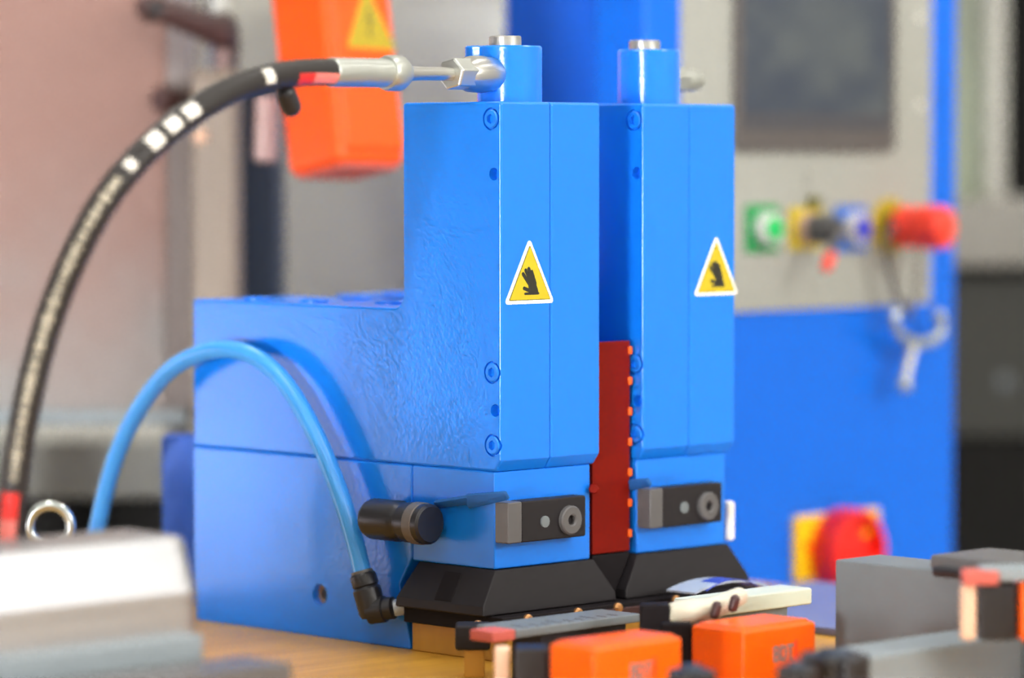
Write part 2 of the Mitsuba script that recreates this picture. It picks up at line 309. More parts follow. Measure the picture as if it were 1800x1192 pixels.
def unit(du, label, sign, second):
    t = thing('punching_unit', label, 'machine')
    k = lambda s: t + '__' + s
    prof = sg.Polygon([(0, -0.2166), (0, 0.0366), (0.1002, 0.0366), (0.1002, -0.1115), (0.3357, -0.1115), (0.3357, -0.2246), (0.0057, -0.2246)])
    prof = fillet_concave(prof, 0.010)
    prof = prof.buffer(-0.0026, join_style=2).buffer(0.0026, resolution=4)
    left = mf(along_u(bev(prof, UH, 0.0019), du)); right = along_u(bev(prof, UW - UH, 0.0019), du + UH)
    cyl = lambda r, d, v, z: m3.Manifold.cylinder(d, r, r, 40).rotate((0, 90, 0)).translate((du - 0.001, v, z))
    screws = [mp(863, 209, u=0), mp(865, 655, u=0), mp(866, 783, u=0)]; holes = [mp(868, 306, u=0), mp(870.5, 722, u=0)]
    for s in screws: left -= cyl(0.0080, 0.0035, s[1], s[2])
    for s in holes: left -= cyl(0.0045, 0.008, s[1], s[2])
    put(k('body_half'), tm(left), 'paint_blue'); put(k('body_half'), right, 'paint_blue')
    for s in screws:
        h = m3.Manifold.cylinder(0.0045, 0.0066, 0.0066, 40) 
        h = m3.Manifold.batch_hull([m3.Manifold.cylinder(0.0036, 0.0066, 0.0066, 40), m3.Manifold.cylinder(0.0044, 0.0058, 0.0058, 40)]) - m3.Manifold.cylinder(0.004, 0.0036, 0.0036, 6).translate((0, 0, 0.0014))
        h = tm(h.rotate((0, -90, 0)).translate((du + 0.0036, s[1], s[2])))
        put(k('socket_screw'), h, 'paint_blue_smooth', 30, 'blue painted socket head screw set in a round recess')
    # screw heads on the top of the arm
    for j, (a, b, r) in enumerate(((0.026, 0.29, 0.011), (0.026, 0.225, 0.011), (0.05, 0.165, 0.013), (0.078, 0.235, 0.011), (0.078, 0.14, 0.012))):
        put(k('arm_screw'), lathe([(0, 0), (r, 0), (r, 0.0018), (r - 0.001, 0.0028), (r * .55, 0.0028), (r * .5, 0.001), (0, 0.001)], (du + a, b, -0.1118), (0, 0, 1)), 'paint_blue_smooth')
    # lifting cylinder on the tower, with its lip, and the bright plug
    cu, cv, r, zt = du + 0.0507, 0.0417, 0.0232, 0.0772
    body = m3.Manifold.batch_hull([m3.Manifold.cylinder(0.0395, r, r, 64), m3.Manifold.cylinder(0.0406, r - 0.0011, r - 0.0011, 64)]).translate((cu, cv, 0.0366))
    d = np.array([-S2, S2]) * (1 if not second else 0)
    if not second:
        arm = lambda q, rr, z0, z1: m3.Manifold.batch_hull([m3.Manifold.cylinder(z1 - z0 - .002, rr, rr, 24).translate((0, 0, .001)), m3.Manifold.cylinder(z1 - z0, rr - .001, rr - .001, 24)]).translate((cu + d[0] * q, cv + d[1] * q, z0))
        lip = m3.Manifold.batch_hull([arm(0.0245, 0.0075, 0.0672, zt), arm(0.01, 0.0105, 0.0672, zt)])
        web = m3.Manifold.batch_hull([arm(0.0165, 0.0065, 0.058, 0.070), arm(0.012, 0.009, 0.0366, 0.07)])
        body = body + lip + web
    put(k('cylinder'), tm(body), 'paint_blue', 35)
    put(k('plug'), lathe([(0, 0), (0.0116, 0), (0.0116, 0.0062), (0.0108, 0.0072), (0, 0.0072)], (cu - 0.0015, cv + 0.003, zt), (0, 0, 1)), 'steel', 35, 'bright bare steel plug on top of the cylinder')
    # lower block, jaw and black stripper
    blk = sg.Polygon([(0.0065, -0.294), (0.0065, -0.2246), (0.0909, -0.2246), (0.0909, -0.294)])
    put(k('lower_block'), along_u(bev(blk, UW - 0.004, 0.0012), du + 0.0005), 'paint_blue_smooth')
    jaw = sg.Polygon([(0.3357, -0.2249), (0.3357, TABLE), (0.0925, TABLE), (0.104, -0.312), (0.0912, -0.292), (0.0912, -0.2249)])
    jaw = mf(along_u(bev(jaw, UW, 0.0012), du))
    hp = mp(562, 1045, u=0)
    jaw -= cyl(0.0078, 0.014, hp[1], hp[2])
    put(k('lower_jaw'), tm(jaw), 'paint_blue')
    put(k('hole_bush'), lathe([(0.0045, 0), (0.0077, 0), (0.0077, 0.006), (0.0045, 0.006), (0.0045, 0)], (du + 0.006, hp[1], hp[2]), (1, 0, 0), 24), 'brass', 35, 'brass bush in the round hole of the jaw')
    fr = lambda e, v0, v1, z: [(du - e, v0, z), (du + UW + e, v0, z), (du + UW + e, v1, z), (du - e, v1, z)]
    put(k('stripper'), hull(fr(-0.001, 0.0065, 0.0835, -0.2955) + fr(0.016, 0.0015, 0.0885, -0.319) + fr(0.0165, 0.001, 0.089, -0.3245), 0.0012), 'black_oxide', 25, 'black bevelled stripper block')
    put(k('stripper__side_notch'), hull([(du - 0.0035, 0.036, -0.2995), (du - 0.0035, 0.052, -0.2995), (du - 0.0155, 0.034, -0.3175), (du - 0.0155, 0.050, -0.3175)], 0.0012), 'dark_gap')
    # stop bar on the front of the lower block
    a, b = mp(893, 884, v=-0.006), mp(1030, 940, v=-0.006); c = mp(918, 884, v=-0.006)
    z1_, z0_ = a[2], mp(893, 957, v=-0.006)[2]
    put(k('stop_bar'), rbox(du + c[0], du + b[0], -0.006, 0.008, z0_, z1_, 0.0012), 'black_oxide', 35, 'black stop bar with a round boss')
    put(k('stop_bar__end_piece'), rbox(du + a[0], du + c[0], -0.0062, 0.008, z0_, z1_, 0.0012), 'steel_dark')
    bs = mp(1000, 914, v=-0.006)
    put(k('stop_bar__boss'), lathe([(0.0035, 0), (0.0105, 0), (0.0105, 0.003), (0.0095, 0.004), (0.0045, 0.004), (0.0035, 0.003), (0.0035, 0)], (du + bs[0], -0.0058, bs[2]), (0, -1, 0), 28), 'steel_dark')
    bs = mp(957, 917, v=-0.006)
    put(k('stop_bar__boss'), lathe([(0, 0), (0.0042, 0), (0.0042, 0.0015), (0, 0.002)], (du + bs[0], -0.0058, bs[2]), (0, -1, 0), 20), 'steel_grey')
    # knob and worn lever on the side of the block
    q = mp(757, 922, u=-0.018)[1:]; e = mp(650, 922, u=-0.018)[1]
    n_ = 36; ln = e - q[0]
    prof_k = [(0, 0), (0.0125, 0), (0.0145, 0.0015), (0.0145, ln * 0.36), (0.0130, ln * 0.40), (0.0130, ln * 0.44), (0.0149, ln * 0.5), (0.0149, ln - 0.005), (0.0135, ln - 0.0015), (0.0115, ln), (0, ln)]
    put(k('knob'), lathe(prof_k, (du - 0.018, q[0], q[1]), (0, 1, 0), n_), 'black_plastic', 35, 'black round adjusting knob')
    put(k('knob__grip'), lathe([(0.0145, 0), (0.0152, 0.0008), (0.0152, 0.0085), (0.0145, 0.0093), (0.0145, 0)], (du - 0.018, q[0] + ln * 0.10, q[1]), (0, 1, 0), n_), 'rubber_grey')
    a, b = mp(765, 884, u=-0.004), mp(886, 868, u=-0.004); c = mp(820, 890, u=-0.004)
    put(k('lever'), join(hull([(du - 0.003, a[1], a[2]), (du - 0.003, c[1], c[2] + .006), (du - 0.001, a[1], a[2] - .002), (du - 0.001, c[1], c[2] + .003)], 0.002),
                         hull([(du - 0.003, c[1], c[2] + .007), (du - 0.003, b[1], b[2]), (du - .001, c[1], c[2]), (du - .001, b[1], b[2] - .003)], 0.0018)), 'teal_worn', 35, 'dark worn lever beside the knob')
    put(k('knob__shaft'), rbox(du - 0.008, du + 0.001, q[0] + ln * .35, q[0] + ln * .65, q[1] - 0.007, q[1] + 0.007, .0015), 'paint_blue_smooth')
    if not second:
        a, b = mp(885.5, 536, v=0), mp(974, 536, v=0); c = mp(930, 417, v=0)
    else:
        a, b = mp(1218, 521, v=0), mp(1297.5, 521, v=0); c = mp(1258, 412, v=0)
    triangle_sign(k('warning_sticker'), a[0], b[0], a[2], c[2], 0.0, hand)
    if second:
        s0 = np.array([cu + 0.02, cv + 0.006, 0.0555]); ax = np.array([1, 0.05, 0])
        put(k('hose_fitting'), hexprism(0.0105, 0.024, s0, ax), 'zinc', 30, 'silver hex fitting on the right of the cylinder')
        put(k('hose_fitting__nipple'), lathe([(0, 0), (0.0085, 0), (0.0085, .012), (0.0065, .02), (0, .02)], s0 + ax * 0.024, ax), 'zinc')
        put(k('side_tab'), rbox(du + UW - 0.002, du + UW + 0.006, 0.004, 0.012, -0.292, -0.262, 0.002), 'sign_white', 35, 'small white tab beside the stripper')
    return t
unit(0.0, 'bright blue L-shaped punching unit in sharp focus, nearest of the two blue units', False, False)
unit(0.147, 'blurred blue punching unit behind the red plate, in front of the control cabinet', True, True)

# red plate standing in the gap, on a dark foot
t = thing('guard_plate', 'brown-red upright plate in the gap between the two blue units', 'plate')
zt, zb = mp(1090, 600, v=0.010)[2], mp(1090, 970, v=0.010)[2]
put(t + '__plate', rbox(UW + 0.0025, 0.1438, 0.010, 0.016, zb, zt, 0.0008), 'red_plate')
for i in range(7):
    z = zt - 0.004 - i * (zt - zb - 0.02) / 6
    put(t + '__edge_tooth', rbox(0.1415, 0.1452, 0.0085, 0.0110, z - 0.006, z, 0.0008), 'orange')
pn = mp(1038, 862, v=-0.004)
put(t + '__pin', lathe(rod(0.0035, 0.012), (UW - 0.006, 0.0005, pn[2]), (1, 0.9, 0), 20), 'red_plate')
put(t + '__foot', hull([(u_, v_, z_) for v_ in (0.011, 0.075) for u_, z_ in ((0.1050, zb - 0.0015), (0.1432, zb - 0.0015), (0.1050, -0.2955), (0.1432, -0.2955), (0.1225, -0.3248), (0.1258, -0.3248))], 0.0008), 'dark_gap', label='black wedge foot under the plate')

# die bed under the strippers, with brass screws
t = thing('die_bed', 'long dark die bed under the black strippers with small brass screws along its front', 'machine part')
put(t + '__bed', rbox(-0.010, 0.262, -0.012, 0.0895, -0.3375, -0.3258, 0.001), 'dark_gap')
put(t + '__base', rbox(-0.002, 0.255, -0.008, 0.089, TABLE, -0.3375, 0.001), 'table_wood', label='tan base under the dark bed')
put(t + '__bed__strip', rbox(0.03, 0.20, -0.0140, -0.0115, -0.3370, -0.329, 0.0005), 'handle_brown')  # red-brown colour paints the red plate's reflection on the dark bed
for a, b in ((842, 1080), (930, 1064), (1018, 1050), (1088, 1046), (1190, 1030)):
    q = mp(a, b, v=-0.014)
    put(t + '__brass_screw', lathe([(0, 0), (0.0042, 0), (0.0042, 0.002), (0.0030, 0.0036), (0, 0.0042)], (q[0], -0.0118, min(max(q[2], -0.334), -0.329)), (0, -1, 0), 20), 'brass')

# ------------------------------------------------------------------ blue air tube with black elbow
t = thing('air_tube', 'light blue plastic air tube arching across the front unit to a black elbow', 'tube')
pts = [(160, 985, 2.86), (176, 905, 2.855), (203, 805, 2.845), (246, 716, 2.825), (300, 650, 2.797), (350, 622, 2.769), (400, 614, 2.745), (450, 628, 2.724), (498, 670, 2.704), (540, 735, 2.687), (580, 822, 2.670), (612, 912, 2.656), (632, 985, 2.647), (638, 1016, 2.644)]
P = smooth_path([wp(*q) for q in pts], 110)
low = P[0].copy(); low[2] = CAM[2] + TABLE + 0.012
P = np.vstack([np.linspace(low + np.array([-0.01, 0, 0]), P[0], 12)[:-1], P])
put(t + '__hose', tube(P, 0.0067, sides=28), 'tube_blue', 60, frame='w')
put(t + '__foot_fitting', lathe(rod(0.011, 0.02), (low[0] - .01, low[1], CAM[2] + TABLE), (0, 0, 1)), 'black_plastic', frame='w')
e0, e1, e2 = wp(637, 1008, 2.644), wp(655, 1074, 2.640), wp(716, 1066, 2.630)
ax = (e1 - e0) / np.linalg.norm(e1 - e0); el = np.linalg.norm(e1 - e0)
put(t + '__elbow', join(lathe([(0, 0), (0.0085, 0), (0.0098, .002), (0.0098, .009), (0.0088, .010), (0.0104, .012), (0.0104, el), (0.009, el + .004), (0, el + .006)], e0, ax, 28),
                        lathe([(0, 0), (0.0098, 0), (0.0098, .012), (0.0082, .013), (0.0082, .019), (0.0068, .02), (0, .02)], e1 - np.array([0.002, 0, 0]), e2 - e1, 28)), 'black_plastic', 35, 'black push-in elbow', frame='w')
put(t + '__elbow__collar', lathe([(0.0062, 0), (0.0080, 0), (0.0080, .003), (0.0062, .003), (0.0062, 0)], e0 - ax * 0.002, ax, 28), 'steel_dark', frame='w')
ax2 = (e2 - e1) / np.linalg.norm(e2 - e1)
put(t + '__elbow__nipple', lathe([(0, 0), (0.0062, 0), (0.0062, .013), (0, .013)], e1 + ax2 * 0.017, ax2 + np.array([0, 0.35, 0]), 24), 'pale_blue_grey', frame='w')

# ------------------------------------------------------------------ black hydraulic hose with silver fittings
t = thing('hydraulic_hose', 'thick black hydraulic hose with pale printing curving up from the left to silver fittings', 'hose')
hp_ = [(14, 990, 2.27), (20, 905, 2.27), (32, 800, 2.27), (52, 690, 2.27), (84, 570, 2.275), (132, 448, 2.28), (196, 335, 2.29), (270, 252, 2.315), (352, 188, 2.35), (440, 146, 2.395), (510, 130, 2.435), (585, 127, 2.475)]
P = smooth_path([wp(*q) for q in hp_], 160)
low = P[0].copy(); low[2] = CAM[2] + TABLE + 0.03
P = np.vstack([np.linspace(low, P[0], 15)[:-1], P]); R = 0.0089
put(t + '__hose', tube(P, R, sides=28), 'rubber', 60, frame='w')
put(t + '__base_fitting', lathe(rod(0.014, 0.035), (low[0], low[1], CAM[2] + TABLE), (0, 0, 1)), 'zinc', frame='w')
# where along the path a photo place lies
def where(px, py):
    q = np.array([(p - CAM) for p in P]); yy = q @ FWD
    sx = 900 + F_PX * q[:, 0] / yy; sy = 596 - F_PX * (q @ UP) / yy
    return float(np.argmin((sx - px) ** 2 + (sy - py) ** 2))
for (a, b), w, an in (((263, 254), 2.6, 0.62), ((293, 229), 2.6, 0.55), ((326, 206), 2.8, 0.55), ((219, 296), 1.5, 0.45), ((460, 148), 2.4, 0.6)):
    i = where(a, b); put(t + '__white_mark', patch(P, R, i - w * 0.75, i + w * 0.75, -an, an), 'print_white', 60, frame='w')
i0, i1 = where(24, 842), where(204, 322); marks = []; s = i0
while s < i1:
    w = random.uniform(0.5, 1.5); an = random.uniform(0.24, 0.4)
    marks.append(patch(P, R, s, s + w, -an, an)); s += w + random.uniform(0.3, 0.8)
k = put(t + '__printing', join(*marks), 'print_cream', 60, 'pale printed lettering along the hose', frame='w'); labels[k]['kind'] = 'stuff'
i = where(20, 870); put(t + '__red_mark', patch(P, R, i - 5, i + 0.5, -0.75, 0.55, n=8), 'print_red', 60, 'red end of the printed band', frame='w')
put(t + '__pink_band', patch(P, R, i - 19, i - 5, -0.75, 0.55, n=8), 'print_pink', 60, 'pink printed band low on the hose', frame='w')
i = where(510, 132); put(t + '__red_mark', patch(P, R, i, i + 6, 0.15, 1.05, n=8), 'print_red', 60, 'red mark beside the silver sleeve', frame='w')
put(t + '__pink_band', patch(P, R, i + 6, len(P) - 1, 0.15, 1.05, n=8), 'print_pink', 60, frame='w')
# fittings: from the hose end to the cylinder of the front unit
a = P[-1]; b = world([0.0507 - 0.0165, 0.0417 - 0.002, 0.0565]); ax = (b - a) / np.linalg.norm(b - a); ln = np.linalg.norm(b - a)
px_at = lambda f: a + ax * ln * f
def seg(f0, f1, rs, mat_, key, **kw):
    h = ln * (f1 - f0); put(t + '__' + key, lathe([(0, 0)] + [(r, h * q) for r, q in rs] + [(0, h)], px_at(f0), ax, 32), mat_, frame='w', **kw)
seg(-0.02, 0.36, [(0.0094, 0), (0.0100, .03), (0.0100, .55), (0.0096, .57), (0.0100, .6), (0.0100, 1)], 'zinc', 'ferrule', label='silver crimp sleeve')
seg(0.31, 0.44, [(0.0115, 0), (0.0125, .15), (0.0125, .6), (0.0085, .9), (0.006, 1)], 'zinc', 'collar')
seg(0.42, 0.80, [(0.0055, 0), (0.0048, .3), (0.0048, 1)], 'steel', 'pipe', label='thin bright steel pipe between sleeve and nut')
put(t + '__union_nut', hexprism(0.0118, ln * 0.14, px_at(0.71), ax, 0.0015), 'zinc', 30, 'silver hex union nut', frame='w')
seg(0.80, 1.03, [(0.0105, 0), (0.0128, .15), (0.0133, .45), (0.0120, .8), (0.0095, 1)], 'steel', 'adapter', label='dull steel adapter entering the cylinder')

# ------------------------------------------------------------------ control cabinet
CO = mp(1135, 600, d=3.2); cu0, cv0 = CO[0], CO[1]; CW, CD = 0.437, 0.062; FL = -CAM[2]
t = thing('control_cabinet', 'blue control cabinet with beige button panel and dark screen', 'cabinet')
k = lambda s: t + '__' + s
put(k('body'), rbox(cu0, cu0 + CW, cv0, cv0 + CD, FL, 0.30, 0.004), 'paint_blue_cabinet')
cm = lambda px, py, dv=0.0: mp(px, py, v=cv0 - dv)
a, b = cm(1193, 548), cm(1632, 536)
put(k('front_panel'), rbox(a[0], b[0], cv0 - 0.003, cv0 + 0.002, cm(1297, 549)[2], 0.29, 0.001), 'panel_beige', label='beige operating panel')
a, b = cm(1287, 265, .003), cm(1566, 262, .003); zb = cm(1400, 266, .003)[2]
put(k('screen_frame'), along_v(bev(sg.box(a[0], zb, b[0], zb + 0.24).buffer(-0.008).buffer(0.008), 0.006, 0.0015), cv0 - 0.003), 'bezel', label='dark frame of the screen')
put(k('screen_frame__display'), along_v(bev(sg.box(a[0] + 0.008, zb + 0.022 + 0.012, b[0] - 0.012, zb + 0.22), 0.001, 0.0003, 1), cv0 - 0.0088), 'display', label='grey-blue display')
put(k('screen_frame__lower_strip'), along_v(bev(sg.box(a[0] + 0.008, zb + 0.020, b[0] - 0.009, zb + 0.033), 0.0012, 0.0003, 1), cv0 - 0.0088), 'display_dark')
put(k('screen_frame__side_strip'), along_v(bev(sg.box(b[0] - 0.0115, zb + 0.034, b[0] - 0.007, zb + 0.22), 0.0012, 0.0003, 1), cv0 - 0.0088), 'display_dark')
PV = cv0 - 0.003
def button(key, px, py, plate, ring, cap, label, proud=0.012):
    q = mp(px, py, v=PV)
    put(k(key), along_v(bev(sg.box(q[0] - 0.0225, q[2] - 0.0215, q[0] + 0.0225, q[2] + 0.0215).buffer(-.002).buffer(.002), 0.002, 0.0004, 1), PV), plate, label=label)
    put(k(key) + '__ring', lathe([(0.0095, 0), (0.0150, 0), (0.0150, proud - .002), (0.0138, proud), (0.0095, proud), (0.0095, 0)], (q[0] + 0.002, PV - 0.002, q[2]), (0, -1, 0)), ring)
    put(k(key) + '__cap', lathe([(0, 0), (0.0108, 0), (0.0108, proud + .001), (0.0095, proud + .003), (0, proud + .0035)], (q[0] + 0.002, PV - 0.002, q[2]), (0, -1, 0)), cap)
    return q
button('push_button', 1338, 402, 'green', 'ring_white', 'green_cap', 'green push button with white ring on a green plate')
q = mp(1414, 402, v=PV)
sk = k('selector_switch')
put(sk, along_v(bev(sg.box(q[0] - 0.0225, q[2] - 0.0195, q[0] + 0.0225, q[2] + 0.0195), 0.002, 0.0004, 1), PV), 'yellow_sign', label='key switch with dark barrel on a yellow plate')
put(sk + '__ring', lathe([(0, 0), (0.0145, 0), (0.0145, .009), (0.013, .011), (0, .011)], (q[0] + 0.002, PV - 0.002, q[2]), (0, -1, 0)), 'rod_pink')
put(sk + '__barrel', lathe([(0, 0), (0.0138, 0), (0.0138, .012), (0.0125, .016), (0.010, .017), (0.010, .026), (0, .026)], (q[0] + 0.002, PV - 0.012, q[2]), (0, -1, 0)), 'selector_grey')
put(sk + '__top_tab', along_v(bev(sg.box(q[0] + 0.001, q[2] + 0.0185, q[0] + 0.018, q[2] + 0.029), 0.004, 0.001, 1), PV - 0.0015), 'sign_line')
kq = (q[0] + 0.002, PV - 0.038, q[2])
button('push_button', 1494, 402, 'button_blue', 'ring_white', 'button_blue_cap', 'blue push button with white ring on a blue plate')
q = mp(1562, 398, v=PV)
put(k('emergency_stop'), lathe([(0, 0), (0.0265, 0), (0.0265, .0025), (0.0255, .0035), (0, .0035)], (q[0], PV, q[2]), (0, -1, 0), 48), 'yellow_olive', label='red mushroom emergency stop on a round yellow disc')
put(k('emergency_stop') + '__neck', lathe(rod(0.0125, 0.012), (q[0], PV - 0.0035, q[2]), (0, -1, 0)), 'selector_grey')
E = 0.013
EA = np.array([0.62, -1, 0]); EA /= np.linalg.norm(EA)
put(k('emergency_stop') + '__mushroom', lathe([(0, 0), (0.0185, 0), (0.0195, .002), (0.0195, .022), (0.0200, .024), (0.0205, .030), (0.0205, .044), (0.0185, .049), (0.013, .0515), (0.0045, .052), (0.0045, .050), (0, .050)], (q[0] + .002, PV - E, q[2] - 0.0005), (0.12, -1, 0), 48), 'red_soft')
eq = q
for a, b in ((1617, 186), (1617, 30)):
    s = mp(a, b, v=PV); put(k('panel_screw'), lathe([(0, 0), (0.0035, 0), (0.003, .0015), (0, .002)], (s[0], PV, s[2]), (0, -1, 0), 20), 'sign_white')
s = mp(1419, 315, v=PV)
put(k('panel_slot'), rbox(s[0] - .0015, s[0] + .0015, PV - 0.0008, PV, s[2] - 0.012, s[2] + 0.010, .0004), 'beam_grey')
# main switch
a, b = mp(1391, 900, v=cv0), mp(1538, 885, v=cv0); zb = mp(1391, 1024, v=cv0)[2]
mk = k('main_switch')
put(mk, along_v(bev(sg.box(a[0], zb, b[0], b[2] - 0.004).buffer(-.003).buffer(.003), 0.006, 0.0015), cv0), 'yellow', label='square yellow main switch plate with red rotary dial')
q = mp(1474, 962, v=cv0 - 0.006); rd = 0.041
put(mk + '__dial', lathe([(0, 0), (rd * .98, 0), (rd, .002), (rd, .020), (rd * .96, .025), (rd * .84, .026), (rd * .80, .018), (rd * .78, .016), (0, .016)], (q[0], cv0 - 0.006, q[2] - 0.004), (0, -1, 0), 56), 'red', label='round red dial with raised rim')
put(mk + '__dial__handle', rbox(q[0] - rd * .78, q[0] + rd * .78, cv0 - 0.037, cv0 - 0.021, q[2] - 0.026, q[2] - 0.008, .004), 'red')
put(mk + '__dial__rivet', lathe([(0, 0), (0.004, 0), (0.003, .003), (0, .0035)], (q[0] + rd * .45, cv0 - 0.022, q[2] + 0.013), (0, -1, 0), 20), 'yellow')
put(mk + '__red_dot', lathe([(0, 0), (0.004, 0), (0.0035, .0008), (0, .001)], (a[0] + 0.016, cv0 - 0.006, q[2] + .004), (0, -1, 0), 20), 'orange')

# key hanging in the key switch
t = thing('key', 'small dark key with a red tip hanging from the key switch', 'key')
kz = mp(1411, 468, v=kq[1])[2]
put(t + '__blade', hull([(kq[0] - .001, kq[1], kq[2] - .006), (kq[0] + .003, kq[1], kq[2] - .006), (kq[0] - 0.012, kq[1] - .002, kz + 0.008), (kq[0] - 0.016, kq[1] - .002, kz + 0.008), (kq[0] + .001, kq[1] + .002, kq[2])], 0.0022), 'selector_grey')
put(t + '__red_tip', hull([(kq[0] - 0.013, kq[1] - .002, kz + 0.008), (kq[0] - 0.018, kq[1] - .002, kz - .001)], 0.0052, 14), 'red_soft')
# cord loop and spanner hanging below the emergency stop
t = thing('cord_loop', 'thin grey cord looped down from the emergency stop to the spanner', 'cord')
pv = PV - 0.022
g = lambda px, py, dv=0.0: mp(px, py, v=pv - dv)
J = g(1598, 556)
put(t, join(tube(smooth_path([g(1556, 430), g(1562, 470), g(1578, 520), J], 30), 0.0028, ref=(0.3, -1, 0.1), sides=12),
            tube(smooth_path([J, g(1606, 530), g(1614, 480), g(1612, 425)], 30), 0.0020, ref=(0.3, -1, 0.1), sides=12),
            tube(smooth_path([g(1556, 430), g(1562, 408), mp(1585, 398, v=pv), g(1606, 408), g(1612, 425)], 24), 0.0022, ref=(0, -1, 0.1), sides=12)), 'rubber_grey', 60)
t = thing('hanging_spanner', 'small bright steel spanner hanging from the cord below the emergency stop', 'spanner')
jaw = smooth_path([g(1650, 556), g(1652, 585), g(1625, 602), g(1592, 596), g(1572, 570), g(1578, 546)], 30)
put(t + '__jaw', tube(jaw, np.linspace(0.006, 0.0045, 30), ref=(0.3, -1, 0.1), sides=16), 'chrome', 60)
put(t + '__jaw_ball', trimesh.creation.icosphere(3, 0.0068).apply_translation(g(1650, 556)), 'chrome', 60)
put(t + '__shaft', tube(np.linspace(g(1606, 600), g(1590, 668), 12), 0.0052, ref=(0.3, -1, 0.1), sides=16), 'steel', 60)
put(t + '__end_ball', trimesh.creation.icosphere(3, 0.0082).apply_translation(g(1588, 676)), 'chrome', 60)

# ------------------------------------------------------------------ background on the left
def fbox(px0, px1, py0, py1, d, depth, r=0.004, floor=False):
    """upright box facing the viewer, its front at distance d between the measured edges"""
    a, b = wp(px0, py1, d), wp(px1, py0, d)
    return rbox(a[0], b[0], d, d + depth, 0.0 if floor else a[2], b[2], r)
t = thing('sheet_guard', 'large mottled pinkish-grey sheet metal guard filling the left edge', 'panel')
sh = fbox(-140, 292, -60, 742, 3.3, 0.012)
put(t + '__sheet', sh, 'sheet_steel', frame='w')
a, b, c = wp(290, 742, 3.3), wp(338, -60, 3.32), wp(290, -60, 3.3)
put(t + '__fold', hull([(a[0], 3.302, a[2]), (a[0], 3.302, c[2]), (b[0], 3.322, a[2]), (b[0], 3.322, c[2]), (a[0], 3.31, a[2]), (a[0], 3.31, c[2]), (b[0], 3.332, a[2]), (b[0], 3.332, c[2])], 0.001), 'sheet_fold', frame='w', label='darker folded edge')
put(t + '__lower_rim', fbox(-140, 330, 722, 748, 3.28, 0.03, 0.003), 'steel_grey_light', frame='w')
put(t + '__post', fbox(-130, -60, 748, 1000, 3.32, 0.05, floor=True), 'steel_dark', frame='w')
put(t + '__post', fbox(290, 330, 748, 1000, 3.40, 0.05, floor=True), 'steel_dark', frame='w')
t = thing('grey_cupboard', 'grey cupboard behind the blue air tube, under the sheet metal guard', 'cupboard')
put(t + '__body', fbox(-150, 385, 775, 878, 3.56, 0.18), 'housing_grey_dark', frame='w')
put(t + '__plinth', fbox(-150, 385, 878, 1000, 3.6, 0.14, floor=True), 'charcoal_deep', frame='w', label='black plinth')
t = thing('beige_column', 'pale beige upright square column rising behind the black hose', 'column')
put(t + '__post', fbox(340, 413, 128, 1000, 3.25, 0.09, floor=True), 'column_beige', frame='w')
put(t + '__cap', fbox(336, 416, 122, 134, 3.247, 0.096), 'column_beige', frame='w')
q = wp(352, 240, 3.25); put(t + '__bolt', lathe([(0, 0), (0.007, 0), (0.006, .004), (0, .005)], q, (0, -1, 0), 20), 'peach', frame='w')
t = thing('navy_column', 'dark navy upright column between the beige column and the orange box', 'column')
put(t, fbox(413, 488, 140, 1000, 3.34, 0.10, floor=True), 'column_navy', frame='w')
t = thing('blue_column', 'dark blue upright column left of the control cabinet, behind the tower tops', 'column')
put(t, fbox(889, 1062, -80, 1000, 3.42, 0.10, floor=True), 'paint_blue_column', frame='w')
t = thing('grey_housing', 'large light grey machine housing behind the tower of the front unit', 'machine housing')
put(t + '__front', fbox(400, 930, -80, 1000, 3.75, 0.4, 0.01, floor=True), 'housing_grey', frame='w')
t = thing('pink_rod', 'short blurred pinkish round rod hanging beside the orange box', 'rod')
q = wp(466, 285, 3.2); q2 = wp(470, 168, 3.2)
put(t, lathe([(0, 0), (0.008, 0), (0.0105, .004), (0.0105, q2[2] - q[2]), (0, q2[2] - q[2])], q, q2 - q, 28), 'rod_pink', frame='w')
t = thing('steel_pipe', 'thin pale steel pipe standing behind the dark clamp lever', 'pipe')
q = wp(363, 1000, 3.42); q2 = wp(361, -60, 3.42)
put(t, lathe([(0, 0), (0.0085, 0), (0.0085, q2[2]), (0, q2[2])], (q[0], 3.42, 0), (0, 0, 1), 28), 'zinc', frame='w')
# clamp lever on the beige column
t = thing('clamp_lever', 'dark brown clamp lever with a forked strap standing on the beige column', 'lever')
z_ = 3.27
put(t + '__arm', hull([wp(258, 12, z_), wp(262, 18, z_ + .02)], 0.0105, 16), 'handle_brown', frame='w')
put(t + '__grip', hull([wp(258, 12, z_), wp(300, 22, z_)], 0.0095, 16), 'black_plastic', frame='w', label='black grip')
put(t + '__shank', hull([wp(295, 22, z_), wp(388, 50, z_ + .01), wp(392, 64, z_ + .01)], 0.0112, 16), 'handle_brown', frame='w')
put(t + '__strap', tube(smooth_path([wp(381, 125, z_ + .03), wp(379, 80, z_ + .03), wp(379, 45, z_ + .03)], 16), 0.0036, sides=14), 'handle_brown', 60, frame='w')
put(t + '__strap', tube(smooth_path([wp(384, 34, z_ + .03), wp(400, 36, z_ + .03), wp(408, 58, z_ + .03), wp(408, 92, z_ + .03), wp(404, 125, z_ + .03)], 24), 0.0062, sides=14), 'handle_brown', 60, frame='w')
put(t + '__stem', lathe(rod(0.0055, wp(392, 40, z_ + .03)[2] - wp(392, 124, z_ + .03)[2]), wp(392, 124, z_ + .03), (0, 0, 1), 24), 'rod_pink', frame='w')
t = thing('side_knob', 'small dark knob sticking out left of the beige column behind the hose', 'knob')
a, b = wp(276, 176, 3.27), wp(340, 172, 3.30)
